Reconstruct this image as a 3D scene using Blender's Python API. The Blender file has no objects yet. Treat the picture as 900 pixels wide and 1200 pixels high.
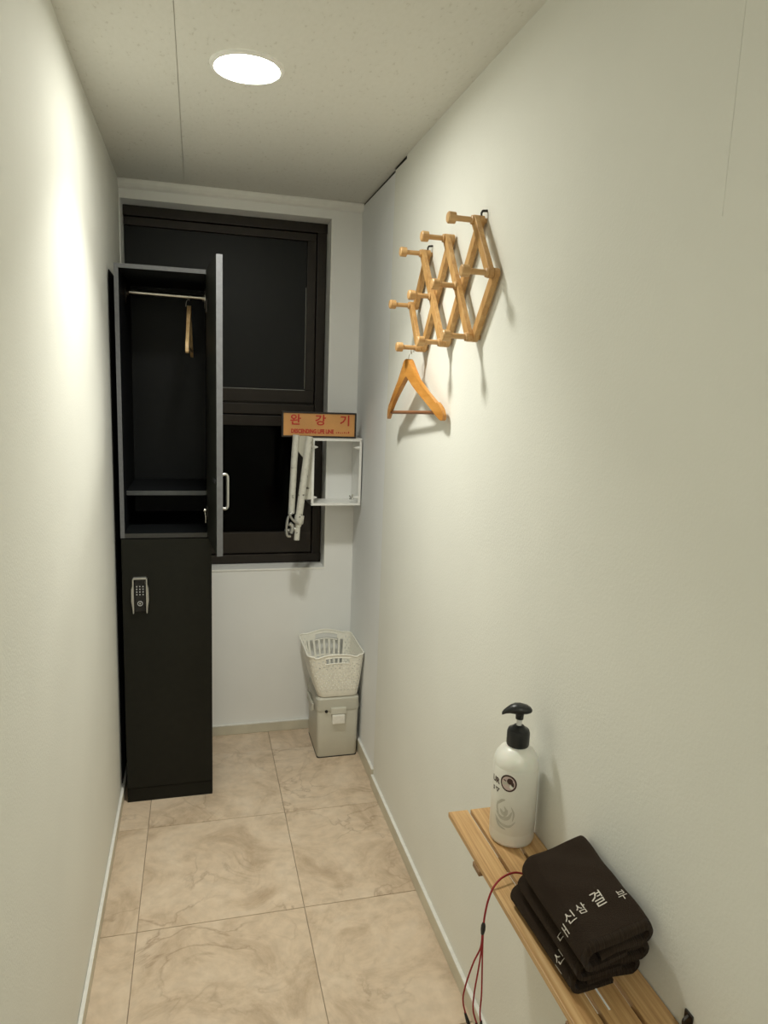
import bpy, bmesh, math, random
from mathutils import Vector, Matrix
random.seed(7)
C = bpy.context.scene.collection
S = bpy.context.scene

# ------------------------------------------------------------------ camera, world, exposure
CAMZ = 1.5367
F_PX, YAW, PITCH, ROLL = 825.75, 0.2625, 0.1677, 0.0374
def make_camera():
    cy, sy, cp, sp = math.cos(YAW), math.sin(YAW), math.cos(PITCH), math.sin(PITCH)
    f = Vector((sy*cp, cy*cp, -sp)); r = Vector((cy, -sy, 0)); u = r.cross(f)
    cr, sr = math.cos(ROLL), math.sin(ROLL)
    r2 = cr*r + sr*u; u2 = -sr*r + cr*u
    cam = bpy.data.cameras.new('camera'); o = bpy.data.objects.new('camera', cam); C.objects.link(o)
    m = Matrix.Identity(4)
    for i in range(3):
        m[i][0] = r2[i]; m[i][1] = u2[i]; m[i][2] = -f[i]
    m[2][3] = CAMZ
    o.matrix_world = m
    cam.sensor_fit = 'HORIZONTAL'; cam.sensor_width = 36; cam.lens = F_PX/900*36
    cam.clip_start = 0.02
    S.camera = o
make_camera()
w = bpy.data.worlds.new('night'); S.world = w; w.use_nodes = True
w.node_tree.nodes['Background'].inputs[0].default_value = (0.010, 0.012, 0.016, 1)
w.node_tree.nodes['Background'].inputs[1].default_value = 0.3
S.view_settings.view_transform = 'Standard'; S.view_settings.look = 'None'
S.view_settings.gamma = 1.0; S.view_settings.use_curve_mapping = False
S.view_settings.exposure = 0.0
LAMP_L = 96.0          # downlight in view
BEAM, BEAM_BACK, BEAM_SPREAD = 5.6, 0.0, 106
FILL_BACK = 195.0  # strength of the added fill lamp behind the camera

# ------------------------------------------------------------------ helpers
def mesh_obj(name, bm, m=None, parent=None, smooth=None):
    me = bpy.data.meshes.new(name); bmesh.ops.recalc_face_normals(bm, faces=bm.faces[:])
    bm.to_mesh(me); bm.free()
    return link(name, me, m, parent, smooth)
def link(name, me, m=None, parent=None, smooth=None):
    if m is not None:
        me.materials.clear(); me.materials.append(m)
    if smooth is not None:
        for p in me.polygons: p.use_smooth = True
        try: me.set_sharp_from_angle(angle=math.radians(smooth))
        except Exception: pass
    o = bpy.data.objects.new(name, me); C.objects.link(o)
    if parent is not None:
        o.parent = parent
        o.matrix_parent_inverse = Matrix.Identity(4)
        o.location = -world_loc(parent)
    return o
def world_loc(o):
    v = Vector(o.location)
    while o.parent is not None:
        o = o.parent; v += Vector(o.location)
    return v
def tag(o, label=None, cat=None, group=None, kind=None):
    if label: o['label'] = label
    if cat: o['category'] = cat
    if group: o['group'] = group
    if kind: o['kind'] = kind
    return o
def thing(name, label, cat, loc, group=None):
    o = bpy.data.objects.new(name, None); C.objects.link(o); o.location = loc
    o.empty_display_size = .05
    return tag(o, label, cat, group)
def struct(name, bm, m, parent=None, smooth=None):
    o = mesh_obj(name, bm, m, parent, smooth)
    if parent is None: o['kind'] = 'structure'
    return o
def box(bm, x0, x1, y0, y1, z0, z1, bev=0.0, seg=2):
    vs = [bm.verts.new(p) for p in [(x0,y0,z0),(x1,y0,z0),(x1,y1,z0),(x0,y1,z0),(x0,y0,z1),(x1,y0,z1),(x1,y1,z1),(x0,y1,z1)]]
    fs = [bm.faces.new([vs[i] for i in q]) for q in [(3,2,1,0),(4,5,6,7),(0,1,5,4),(1,2,6,5),(2,3,7,6),(3,0,4,7)]]
    if bev > 0:
        es = list({e for f in fs for e in f.edges})
        bmesh.ops.bevel(bm, geom=es, offset=bev, segments=seg, affect='EDGES', profile=.6)
    return bm
def B(*a, **k): return box(bmesh.new(), *a, **k)
def tube(bm, pts, r, n=10, cap=True, closed=False):
    pts = [Vector(p) for p in pts]
    rs = r if isinstance(r, (list, tuple)) else [r]*len(pts)
    rings = []; N = len(pts); up = None
    for i, p in enumerate(pts):
        if closed: t = (pts[(i+1) % N]-pts[i-1])
        else: t = pts[min(i+1, N-1)]-pts[max(i-1, 0)]
        t.normalize()
        if up is None: up = t.orthogonal().normalized()
        up = (up - t*up.dot(t)).normalized(); s = t.cross(up)
        rings.append([bm.verts.new(p + rs[i]*(math.cos(2*math.pi*k/n)*up + math.sin(2*math.pi*k/n)*s)) for k in range(n)])
    for i in range(N if closed else N-1):
        a, b = rings[i], rings[(i+1) % N]
        for k in range(n): bm.faces.new((a[k], a[(k+1) % n], b[(k+1) % n], b[k]))
    if cap and not closed:
        bm.faces.new(rings[0][::-1]); bm.faces.new(rings[-1])
    return bm
def smoothpath(P, k=8):
    P = [Vector(p) for p in P]; out = []
    for i in range(len(P)-1):
        p0, p1, p2, p3 = P[max(i-1,0)], P[i], P[i+1], P[min(i+2, len(P)-1)]
        for j in range(k):
            t = j/k
            out.append(.5*((2*p1)+(-p0+p2)*t+(2*p0-5*p1+4*p2-p3)*t*t+(-p0+3*p1-3*p2+p3)*t**3))
    out.append(P[-1]); return out
def lathe(bm, prof, n=48, c=(0,0,0), sx=1, sy=1):
    rings = []
    for r, z in prof:
        if r < 1e-6: rings.append([bm.verts.new((c[0], c[1], c[2]+z))])
        else: rings.append([bm.verts.new((c[0]+sx*r*math.cos(2*math.pi*k/n), c[1]+sy*r*math.sin(2*math.pi*k/n), c[2]+z)) for k in range(n)])
    for a, b in zip(rings, rings[1:]):
        for k in range(n):
            k2 = (k+1) % n
            if len(a) == 1 and len(b) == 1: continue
            if len(a) == 1: bm.faces.new((a[0], b[k], b[k2]))
            elif len(b) == 1: bm.faces.new((a[k], a[k2], b[0]))
            else: bm.faces.new((a[k], a[k2], b[k2], b[k]))
    return bm
def prism(bm, poly, f, d0, d1):
    """poly in 2-D, f(u,v,d)->xyz"""
    a = [bm.verts.new(f(u, v, d0)) for u, v in poly]; b = [bm.verts.new(f(u, v, d1)) for u, v in poly]
    bm.faces.new(a); bm.faces.new(b[::-1])
    for i in range(len(poly)):
        j = (i+1) % len(poly); bm.faces.new((a[i], b[i], b[j], a[j]))
    return bm
def rot_about(bm, M_):
    bmesh.ops.transform(bm, matrix=M_, verts=bm.verts[:]); return bm
def text_mesh(s, size, extrude=0.0, bold=0.0, res=3):
    cu = bpy.data.curves.new('txt', 'FONT'); cu.body = s; cu.size = size; cu.align_x = 'CENTER'; cu.align_y = 'CENTER'
    cu.extrude = extrude; cu.offset = bold; cu.resolution_u = res
    o = bpy.data.objects.new('txt', cu); C.objects.link(o)
    bpy.context.view_layer.update()
    dg = bpy.context.evaluated_depsgraph_get()
    me = bpy.data.meshes.new_from_object(o.evaluated_get(dg))
    bpy.data.objects.remove(o); bpy.data.curves.remove(cu)
    bm = bmesh.new(); bm.from_mesh(me); bpy.data.meshes.remove(me)
    return bm
def map_verts(bm, f):
    for v in bm.verts: v.co = Vector(f(*v.co))
    return bm

# ------------------------------------------------------------------ materials
class NT:
    def __init__(s, name):
        s.m = bpy.data.materials.new(name); s.m.use_nodes = True
        s.t = s.m.node_tree; s.b = s.t.nodes['Principled BSDF']
    def n(s, typ, **k):
        nd = s.t.nodes.new(typ)
        for a, v in k.items():
            if a.startswith('i_'):
                nm = a[2:].replace('_', ' ')
                nd.inputs[nm].default_value = v
            else: setattr(nd, a, v)
        return nd
    def l(s, a, b): s.t.links.new(a, b)
    def coord(s, scale=(1,1,1), kind='Object'):
        tc = s.n('ShaderNodeTexCoord'); mp = s.n('ShaderNodeMapping'); mp.inputs['Scale'].default_value = scale
        s.l(tc.outputs[kind], mp.inputs[0]); return mp.outputs[0]
    def ramp(s, fac, stops):
        r = s.n('ShaderNodeValToRGB'); e = r.color_ramp.elements
        while len(e) < len(stops): e.new(.5)
        for i, (p, c) in enumerate(stops): e[i].position = p; e[i].color = (*c, 1)
        s.l(fac, r.inputs[0]); return r.outputs[0]
    def bump(s, h, strength, dist=.001):
        b = s.n('ShaderNodeBump'); b.inputs['Strength'].default_value = strength; b.inputs['Distance'].default_value = dist
        s.l(h, b.inputs['Height']); s.l(b.outputs[0], s.b.inputs['Normal'])
def plain(name, col, rough=.5, metal=0, spec=.5, noise=0.06, nscale=60, bump=0.0, bscale=400, bdist=.0005, **kw):
    a = NT(name); a.b.inputs['Roughness'].default_value = rough; a.b.inputs['Metallic'].default_value = metal
    a.b.inputs['Specular IOR Level'].default_value = spec
    co = a.coord()
    t = a.n('ShaderNodeTexNoise'); t.inputs['Scale'].default_value = nscale; t.inputs['Detail'].default_value = 4
    a.l(co, t.inputs[0])
    lo = tuple(c*(1-noise) for c in col); hi = tuple(min(1, c*(1+noise)) for c in col)
    a.l(a.ramp(t.outputs[0], [(.3, lo), (.7, hi)]), a.b.inputs['Base Color'])
    if bump:
        t2 = a.n('ShaderNodeTexNoise'); t2.inputs['Scale'].default_value = bscale; t2.inputs['Detail'].default_value = 3
        a.l(co, t2.inputs[0]); a.bump(t2.outputs[0], bump, bdist)
    for k, v in kw.items(): a.b.inputs[k.replace('_', ' ')].default_value = v
    return a.m
def wood(name, c0, c1, c2, axis='Y', rough=.5, fine=90):
    a = NT(name); a.b.inputs['Roughness'].default_value = rough
    sc = {'X': (3, fine, fine), 'Y': (fine, 3, fine), 'Z': (fine, fine, 3)}[axis]
    co = a.coord(sc); t = a.n('ShaderNodeTexNoise'); t.inputs['Scale'].default_value = 1.0; t.inputs['Detail'].default_value = 6
    t.inputs['Distortion'].default_value = .4; t.inputs['Roughness'].default_value = .65
    a.l(co, t.inputs[0])
    a.l(a.ramp(t.outputs[0], [(.30, c0), (.5, c1), (.70, c2)]), a.b.inputs['Base Color'])
    a.bump(t.outputs[0], .25, .0006)
    return a.m
M = {}
M['wall'] = plain('wall_paper', (.84,.84,.775), .75, nscale=3, noise=.02, bump=.6, bscale=190, bdist=.0007, spec=.3)
M['wall_back'] = plain('back_wall_paint', (.91,.915,.895), .7, nscale=3, noise=.02, bump=.35, bscale=200, bdist=.0006, spec=.3)
M['wall_strip'] = plain('reveal_paper', (.90,.915,.91), .75, nscale=3, noise=.02, bump=.3, bscale=260, bdist=.0005, spec=.3)
M['white_paint'] = plain('white_paint', (.93,.93,.89), .55, noise=.03, nscale=25)
def ceiling_mat():
    a = NT('ceiling_board'); a.b.inputs['Roughness'].default_value = .85
    co = a.coord((1,1,1))
    v = a.n('ShaderNodeTexNoise'); v.inputs['Scale'].default_value = 55; v.inputs['Detail'].default_value = 2; v.inputs['Roughness'].default_value=.4
    mp = a.n('ShaderNodeMapping'); mp.inputs['Scale'].default_value = (2.2,1,1); a.l(co, mp.inputs[0]); a.l(mp.outputs[0], v.inputs[0])
    a.l(a.ramp(v.outputs[0], [(.26, (.70,.69,.62)), (.33, (.79,.785,.72)), (1, (.83,.825,.765))]), a.b.inputs['Base Color'])
    a.bump(v.outputs[0], .3, .001)
    return a.m
M['ceiling'] = ceiling_mat()
def tile_mat():
    a = NT('marbled_tile'); a.b.inputs['Roughness'].default_value = .38; a.b.inputs['Specular IOR Level'].default_value = .35
    tc = a.n('ShaderNodeTexCoord'); oi = a.n('ShaderNodeObjectInfo')
    mul = a.n('ShaderNodeVectorMath', operation='SCALE'); cmb = a.n('ShaderNodeCombineXYZ')
    a.l(oi.outputs['Random'], cmb.inputs[0]); a.l(oi.outputs['Random'], cmb.inputs[1]); a.l(cmb.outputs[0], mul.inputs[0]); mul.inputs['Scale'].default_value = 37
    add = a.n('ShaderNodeVectorMath', operation='ADD'); a.l(tc.outputs['Object'], add.inputs[0]); a.l(mul.outputs[0], add.inputs[1])
    co = add.outputs[0]
    n1 = a.n('ShaderNodeTexNoise'); n1.inputs['Scale'].default_value = 5.0; n1.inputs['Detail'].default_value = 10; n1.inputs['Roughness'].default_value = .70; n1.inputs['Distortion'].default_value = .9
    a.l(co, n1.inputs[0])
    base = a.ramp(n1.outputs[0], [(.30, (.48,.36,.245)), (.5, (.665,.53,.39)), (.70, (.745,.62,.48))])
    # thin veins: noise near its mid value
    n2 = a.n('ShaderNodeTexNoise'); n2.inputs['Scale'].default_value = 4.5; n2.inputs['Detail'].default_value = 7; n2.inputs['Distortion'].default_value = 1.3
    a.l(co, n2.inputs[0])
    s = a.n('ShaderNodeMath', operation='SUBTRACT'); s.inputs[1].default_value = .5; a.l(n2.outputs[0], s.inputs[0])
    ab = a.n('ShaderNodeMath', operation='ABSOLUTE'); a.l(s.outputs[0], ab.inputs[0])
    vein = a.ramp(ab.outputs[0], [(0, (1,1,1)), (.010, (.5,.5,.5)), (.03, (0,0,0))])
    n3 = a.n('ShaderNodeTexNoise'); n3.inputs['Scale'].default_value = 2.6; a.l(co, n3.inputs[0])
    mk = a.ramp(n3.outputs[0], [(.44, (0,0,0)), (.60, (.58,.58,.58))])
    mm = a.n('ShaderNodeMath', operation='MULTIPLY'); a.l(vein, mm.inputs[0]); a.l(mk, mm.inputs[1])
    mx = a.n('ShaderNodeMix', data_type='RGBA'); a.l(mm.outputs[0], mx.inputs[0]); a.l(base, mx.inputs[6]); mx.inputs[7].default_value = (.33,.23,.15,1)
    n4 = a.n('ShaderNodeTexNoise'); n4.inputs['Scale'].default_value = 28; n4.inputs['Detail'].default_value = 5; a.l(co, n4.inputs[0])
    m2 = a.n('ShaderNodeMix', data_type='RGBA', blend_type='MULTIPLY'); m2.inputs[0].default_value = .6
    a.l(mx.outputs[2], m2.inputs[6]); a.l(a.ramp(n4.outputs[0], [(.3, (.8,.8,.8)), (.6, (1,1,1))]), m2.inputs[7])
    a.l(m2.outputs[2], a.b.inputs['Base Color'])
    a.bump(n1.outputs[0], .15, .001)
    return a.m
M['tile'] = tile_mat()
M['grout'] = plain('grout', (.34,.27,.20), .9)
M['skirting'] = plain('beige_skirting', (.64,.60,.48), .45, noise=.08, nscale=12)
M['skirting_top'] = plain('skirting_side', (.62,.60,.53), .5, noise=.05, nscale=12)
M['caulk'] = plain('white_caulk', (.78,.77,.72), .5)
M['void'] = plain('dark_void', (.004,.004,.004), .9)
M['frame'] = plain('bronze_aluminium', (.024,.0185,.014), .45, spec=.3, noise=.12, nscale=18)
M['frame_dark'] = plain('dark_gasket', (.010,.009,.008), .5)
M['seal'] = plain('seal_glint', (.30,.30,.28), .35, metal=.6)
M['film'] = plain('tinted_film', (.0060,.0072,.0076), .45, spec=.25, noise=.1, nscale=2)
def glass_mat():
    a = NT('window_glass'); a.b.inputs['Base Color'].default_value = (.35,.38,.38,1); a.b.inputs['Roughness'].default_value = .02
    a.b.inputs['Transmission Weight'].default_value = 1; a.b.inputs['IOR'].default_value = 1.12
    return a.m
M['glass'] = glass_mat()
M['night'] = plain('night_outside', (.003,.0035,.004), .9)
M['locker'] = plain('black_laminate', (.0095,.0098,.0070), .5, spec=.22, noise=.12, nscale=40, bump=.15, bscale=500)
M['locker_in'] = plain('interior_laminate', (.0065,.0075,.0085), .5, spec=.25, noise=.1, nscale=30)
M['locker_edge'] = plain('grey_edge_band', (.135,.138,.145), .45, noise=.1, nscale=90)
M['steel'] = plain('brushed_steel', (.62,.60,.55), .28, metal=1)
M['white_metal'] = plain('white_enamel', (.92,.92,.89), .35, noise=.03)
M['silver'] = plain('satin_silver', (.50,.50,.47), .38, metal=.8)
M['black_gloss'] = plain('gloss_black', (.006,.006,.007), .15)
M['black_plastic'] = plain('black_plastic', (.010,.011,.012), .35)
M['key_white'] = plain('key_print', (.45,.45,.45), .5)
M['peg_wood'] = wood('peg_rack_wood', (.40,.205,.065), (.55,.31,.11), (.66,.42,.18), 'Z', .45, 60)
M['peg_end'] = wood('peg_turned_wood', (.44,.235,.085), (.57,.34,.14), (.66,.43,.20), 'X', .45, 70)
M['hanger_wood'] = wood('hanger_wood', (.46,.19,.035), (.58,.26,.055), (.66,.33,.09), 'Y', .3, 45)
M['hanger_dowel'] = wood('hanger_dowel', (.20,.085,.04), (.27,.12,.055), (.32,.15,.07), 'Y', .4, 60)
M['pale_hanger'] = wood('pale_hanger_wood', (.55,.36,.16), (.66,.46,.23), (.74,.54,.30), 'Y', .35, 45)
M['bamboo'] = wood('oiled_slat_wood', (.38,.20,.075), (.56,.34,.145), (.72,.49,.245), 'Y', .42, 130)
M['bamboo_dark'] = wood('batten_wood', (.20,.11,.045), (.27,.155,.07), (.33,.20,.09), 'X', .5, 100)
M['iron'] = plain('dark_iron', (.05,.045,.04), .4, metal=.8)
M['towel'] = plain('towel_terry', (.019,.0115,.0075), .95, noise=.25, nscale=350, bump=1.0, bscale=900, bdist=.003, spec=.1,
                   Sheen_Weight=.25, Sheen_Roughness=.5, Sheen_Tint=(.35,.27,.2,1))
def hem_mat():
    a = NT('towel_hem'); a.b.inputs['Roughness'].default_value = .9; a.b.inputs['Specular IOR Level'].default_value = .1
    co = a.coord((700, 30, 30)); t = a.n('ShaderNodeTexNoise'); t.inputs['Scale'].default_value = 1; a.l(co, t.inputs[0])
    a.l(a.ramp(t.outputs[0], [(.3, (.017,.0105,.007)), (.7, (.034,.023,.014))]), a.b.inputs['Base Color']); a.bump(t.outputs[0], .8, .002)
    a.b.inputs['Sheen Weight'].default_value = .05
    return a.m
M['hem'] = hem_mat()
M['thread'] = plain('white_thread', (.62,.57,.50), .8, noise=.2, nscale=500)
M['cord'] = plain('red_cord', (.30,.012,.018), .45, noise=.1)
M['bottle'] = plain('bottle_white', (.84,.835,.76), .28, noise=.02, Subsurface_Weight=.15, Subsurface_Scale=.01)
M['bottle_label'] = plain('label_sleeve', (.80,.785,.705), .35, noise=.03, nscale=20)
M['print_dark'] = plain('brown_print', (.05,.022,.018), .5)
M['print_pink'] = plain('pale_pink_print', (.62,.50,.47), .5)
M['print_grey'] = plain('grey_print', (.56,.54,.46), .6)
M['clear'] = plain('pump_stem', (.7,.7,.68), .25)
M['bin'] = plain('grey_bin_plastic', (.64,.625,.54), .42, noise=.03, nscale=8, bump=.2, bscale=600)
M['bin_lid'] = plain('grey_lid_plastic', (.56,.545,.465), .42, noise=.03, nscale=8)
M['bin_clip'] = plain('white_clip', (.85,.83,.76), .4)
M['basket'] = plain('cream_basket_plastic', (.92,.90,.81), .42, noise=.03)
M['sign_face'] = plain('gold_orange_face', (.66,.33,.11), .38, noise=.10, nscale=9)
M['sign_frame'] = plain('sign_frame_black', (.018,.013,.011), .35)
M['sign_red'] = plain('red_lettering', (.52,.025,.015), .4)
def arm_mat():
    a = NT('scuffed_grey_paint'); a.b.inputs['Roughness'].default_value = .5
    co = a.coord((1,1,1)); t = a.n('ShaderNodeTexNoise'); t.inputs['Scale'].default_value = 55; t.inputs['Detail'].default_value = 6; a.l(co, t.inputs[0])
    a.l(a.ramp(t.outputs[0], [(.32, (.12,.11,.09)), (.37, (.64,.63,.55)), (.7, (.74,.73,.65))]), a.b.inputs['Base Color'])
    return a.m
M['arm'] = arm_mat()
def emis(name, col, st):
    a = NT(name); a.b.inputs['Base Color'].default_value = (.8,.8,.8,1)
    a.b.inputs['Emission Color'].default_value = (*col, 1); a.b.inputs['Emission Strength'].default_value = st
    return a.m
LC = (.99, .982, .895)
M['lamp'] = emis('lit_diffuser', LC, LAMP_L)
M['fill_back'] = emis('lit_fill_back', LC, FILL_BACK)

# ------------------------------------------------------------------ room shell
XL, XR, YB, H, YN = -.283, .665, 3.023, 2.30, -1.6
XS = XR+.007            # recessed strip of right wall
YF = YB+.10             # window frame plane
WX0, WX1, WZ0, WZ1 = -.279, .545, .758, 2.234
# floor: grout bed with tiles
fl = struct('floor', B(XL-.1, XR+.1, YN-.1, YB+.2, -.05, -.003), M['grout'])
xs = [XL, -.175, .303, XS]
ys = [YN, -1.51, -1.025, -.54, -.055, .43, .915, 1.40, 1.88, 2.375, 2.845, YB]
g = .0011
for i in range(3):
    for j in range(len(ys)-1):
        x0, x1, y0, y1 = xs[i]+(g if i else 0), xs[i+1]-g, ys[j]+g, ys[j+1]-g
        if i == 2 and y1 < 2.4: x1 = XR
        mesh_obj('tile', B(x0, x1, y0, y1, -.003, random.uniform(-.0002, .0002), bev=.0006, seg=1), M['tile'], fl)
# ceiling of two boards with a hairline seam
bm = B(XL-.1, -.0405, YN-.1, YB+.2, H, H+.03); box(bm, -.0390, XR+.1, YN-.1, YB+.2, H, H+.03); box(bm, -.05, -.03, YN, YB, H+.004, H+.02)
struct('ceiling', bm, M['ceiling'])
# left wall: plaster that bulges a little
def bulge(y, z):
    e = 0
    if y < 2.55:
        k = min(1, (2.55-y)/.25)
        d = (z - (.86+.46*(y-1.42)))          # gentle diagonal ripple in the papered board
        e += .0085*math.exp(-((d-.11)/.16)**2)*math.exp(-((y-2.0)/.55)**2)
        e += .003*math.sin(y*3.1+.6)*math.sin(z*1.7)
        e *= k
    return max(e, -.001)
bm = bmesh.new(); NY, NZ = 110, 60
grid = [[bm.verts.new((XL+bulge(YN+(YB+.18-YN)*i/NY, H*j/NZ), YN+(YB+.18-YN)*i/NY, H*j/NZ)) for j in range(NZ+1)] for i in range(NY+1)]
for i in range(NY):
    for j in range(NZ): bm.faces.new((grid[i][j], grid[i+1][j], grid[i+1][j+1], grid[i][j+1]))
bk = [bm.verts.new(p) for p in [(XL-.1,YN,0),(XL-.1,YB+.18,0),(XL-.1,YB+.18,H),(XL-.1,YN,H)]]
bm.faces.new(bk)
struct('wall_left', bm, M['wall'], smooth=60)
# right wall: main face, then a strip standing 12 mm back, with an open crack under the ceiling
def right_wall():
    bm = bmesh.new()
    box(bm, XR, XR+.1, YN, .8295, 1.78, H)
    box(bm, XR, XR+.1, .8303, 2.353, 1.78, H)
    box(bm, XR+.0015, XR+.1, .828, .832, 1.78, H)
    box(bm, XR, XR+.1, YN, 2.353, 0, 1.78)
    # part with lowered top
    vs = []
    prof = [(XR, 2.353), (XR, 2.490), (XR+.002, 2.497), (XR+.005, 2.502), (XS, 2.504), (XS, YB+.02)]
    tops = [H-.013, H-.011, H-.011, H-.010, H-.010, H-.008]
    a = [bm.verts.new((x, y, 0)) for x, y in prof]; b = [bm.verts.new((x, y, t)) for (x, y), t in zip(prof, tops)]
    c = [bm.verts.new((XR+.1, y, 0)) for x, y in prof]; d = [bm.verts.new((XR+.1, y, t)) for (x, y), t in zip(prof, tops)]
    for i in range(len(prof)-1):
        bm.faces.new((a[i], a[i+1], b[i+1], b[i])); bm.faces.new((b[i], b[i+1], d[i+1], d[i])); bm.faces.new((c[i], d[i], d[i+1], c[i+1]))
    bm.faces.new((a[0], b[0], d[0], c[0])); bm.faces.new((a[-1], c[-1], d[-1], b[-1]))
    return bm
wr = struct('wall_right', right_wall(), M['wall'])
wr.data.materials.append(M['wall_strip'])
for p in wr.data.polygons:
    c = p.center
    if c.y > 2.505 and abs(c.x-XS) < .002: p.material_index = 1
struct('crack_shade', box(B(XR+.0025, XR+.09, 2.355, 2.503, H-.0135, H-.0005), XS+.0025, XR+.09, 2.503, YB, H-.0135, H-.0005), M['void'])  # black block in the crack puts its inner shade into colour
# back wall with window opening
bm = B(XL, XS+.02, YB, YB+.18, 0, WZ0); box(bm, WX1, XS+.02, YB, YB+.18, WZ0, WZ1+.0); box(bm, XL-.1, XS+.02, YB, YB+.18, WZ1, H)
box(bm, XL-.1, WX0, YB, YB+.18, 0, WZ1)
struct('wall_back', bm, M['wall_back'])
struct('wall_front', B(XL-.1, XR+.1, YN-.1, YN, 0, H), M['wall'])
# plaster bead round the opening, cornice under the ceiling
bm = bmesh.new(); prism(bm, [(YB+.002,H-.001),(YB-.030,H-.001),(YB-.031,H-.008),(YB-.027,H-.017),(YB-.018,H-.026),(YB-.006,H-.031),(YB+.002,H-.031)], lambda u, v, d: (d, u, v), XL, XS)
struct('trim_2', bm, M['white_paint'])
bm = B(WX1-.002, WX1+.004, YB-.002, YB+.09, WZ0, WZ1, bev=.0015); box(bm, WX0, WX1+.004, YB-.003, YB+.09, WZ0-.006, WZ0+.002, bev=.0015)
struct('trim_3', bm, M['white_paint'])
# baseboards
def board(name, bmA, capA):
    o = struct(name, bmA, M['skirting']); c = mesh_obj('caulk', capA, M['caulk'], o); return o
board('baseboard_left', B(XL+.001, XL+.011, YN, 3.02, 0, .042, bev=.002), B(XL+.0012, XL+.0105, YN, 3.018, .0422, .0455))
board('baseboard_right', B(XR-.011, XR-.0002, YN, 2.490, 0, .044, bev=.002), B(XR-.0105, XR-.0005, YN, 2.488, .0442, .0475))
board('baseboard_right_recess', B(XS-.011, XS-.0002, 2.506, 3.01, 0, .056, bev=.002), B(XS-.0105, XS-.0005, 2.508, 3.01, .0562, .0585))
board('baseboard_back', B(XL+.012, XS-.012, YB-.012, YB-.001, 0, .042, bev=.002), B(XL+.013, XS-.013, YB-.0115, YB-.001, .0422, .0455))

# ------------------------------------------------------------------ window
wf = struct('window_1', bmesh.new(), None)
def outer_frame():
    bm = bmesh.new(); y0, y1 = YF, YF+.06
    box(bm, WX0, WX1, y0, y1, WZ0+.003, .800, bev=.003); box(bm, WX0, WX1, y0, y1, 2.195, WZ1, bev=.003)
    box(bm, .503, WX1-.003, y0, y1, .800, 2.195, bev=.003)
    return bm
mesh_obj('window_frame', outer_frame(), M['frame'], wf)
GX0, GX1 = WX0+.0035, .462
bm = bmesh.new(); y0, y1 = YF+.008, YF+.05
box(bm, WX0+.002, .500, y0, y1, 2.160, 2.192, bev=.003); box(bm, WX0+.002, .500, y0, y1, 1.478, 1.532, bev=.003)
box(bm, GX1, .500, y0, y1, 1.532, 2.160, bev=.003)
mesh_obj('upper_sash', bm, M['frame'], wf)
mesh_obj('middle_rail', box(B(WX0+.001, .502, YF+.002, YF+.055, 1.425, 1.470, bev=.003), WX0+.001, .502, YF+.02, YF+.05, 1.470, 1.478), M['frame'], wf)
bm = bmesh.new()
box(bm, WX0+.002, .500, y0, y1, 1.375, 1.420, bev=.003); box(bm, WX0+.002, .500, y0, y1, .805, .900, bev=.003)
box(bm, GX1-.03, .500, y0, y1, .900, 1.375, bev=.003)
mesh_obj('lower_sash', bm, M['frame'], wf)
mesh_obj('pane', B(GX0-.002, GX1+.005, YF+.026, YF+.032, 1.527, 2.165), M['film'], wf)['label'] = 'dark tinted upper window pane'
mesh_obj('pane', B(GX0-.002, GX1-.025, YF+.026, YF+.032, .895, 1.38), M['glass'], wf)['label'] = 'clear lower window pane with black night behind'
bm = B(GX1-.003, GX1-.0012, YF+.018, YF+.026, 1.54, 1.97); box(bm, GX0, GX1, YF+.018, YF+.026, 1.5325, 1.5345)
mesh_obj('gasket_glint', bm, M['seal'], wf)  # pale strips put the highlight along the seal into the colour
# night outside: box beyond the glass, the darkness put into its colour
bm = B(XL-.6, XR+.5, YF+.55, YF+.6, .3, 2.6); box(bm, XL-.6, XL-.55, YF+.12, YF+.55, .3, 2.6); box(bm, XR+.45, XR+.5, YF+.12, YF+.55, .3, 2.6)
box(bm, XL-.6, XR+.5, YF+.12, YF+.6, .25, .3)
struct('night_wall', bm, M['night'])

# ------------------------------------------------------------------ downlight, and an added fill lamp out of view
def downlight(x, y, label, mat, beam):
    t = thing('downlight', label, 'ceiling light', (x, y, H))
    bm = lathe(bmesh.new(), [(.077, -.0005), (.077, -.006), (.080, -.008), (.088, -.006), (.090, -.0005)], 48, (x, y, H))
    mesh_obj('trim_ring', bm, M['white_paint'], t, 40)
    bm = lathe(bmesh.new(), [(0, -.0045), (.0765, -.0035)], 48, (x, y, H))
    mesh_obj('diffuser', bm, mat, t)
    if beam > 0:
        L = bpy.data.lights.new('downlight_beam', 'AREA'); L.shape = 'DISK'; L.size = .15; L.energy = beam; L.color = LC
        L.spread = math.radians(BEAM_SPREAD)
        o = bpy.data.objects.new('downlight_beam', L); C.objects.link(o); o.parent = t; o.location = (0, 0, -.0065)
downlight(.124, 1.887, 'round white recessed LED downlight glowing in the ceiling before the window', M['lamp'], BEAM)
downlight(.20, -.75, 'added fill lamp, built like the downlight, in the ceiling behind the camera', M['fill_back'], BEAM_BACK)  # unseen lamp added to fill the room with light from behind

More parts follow.
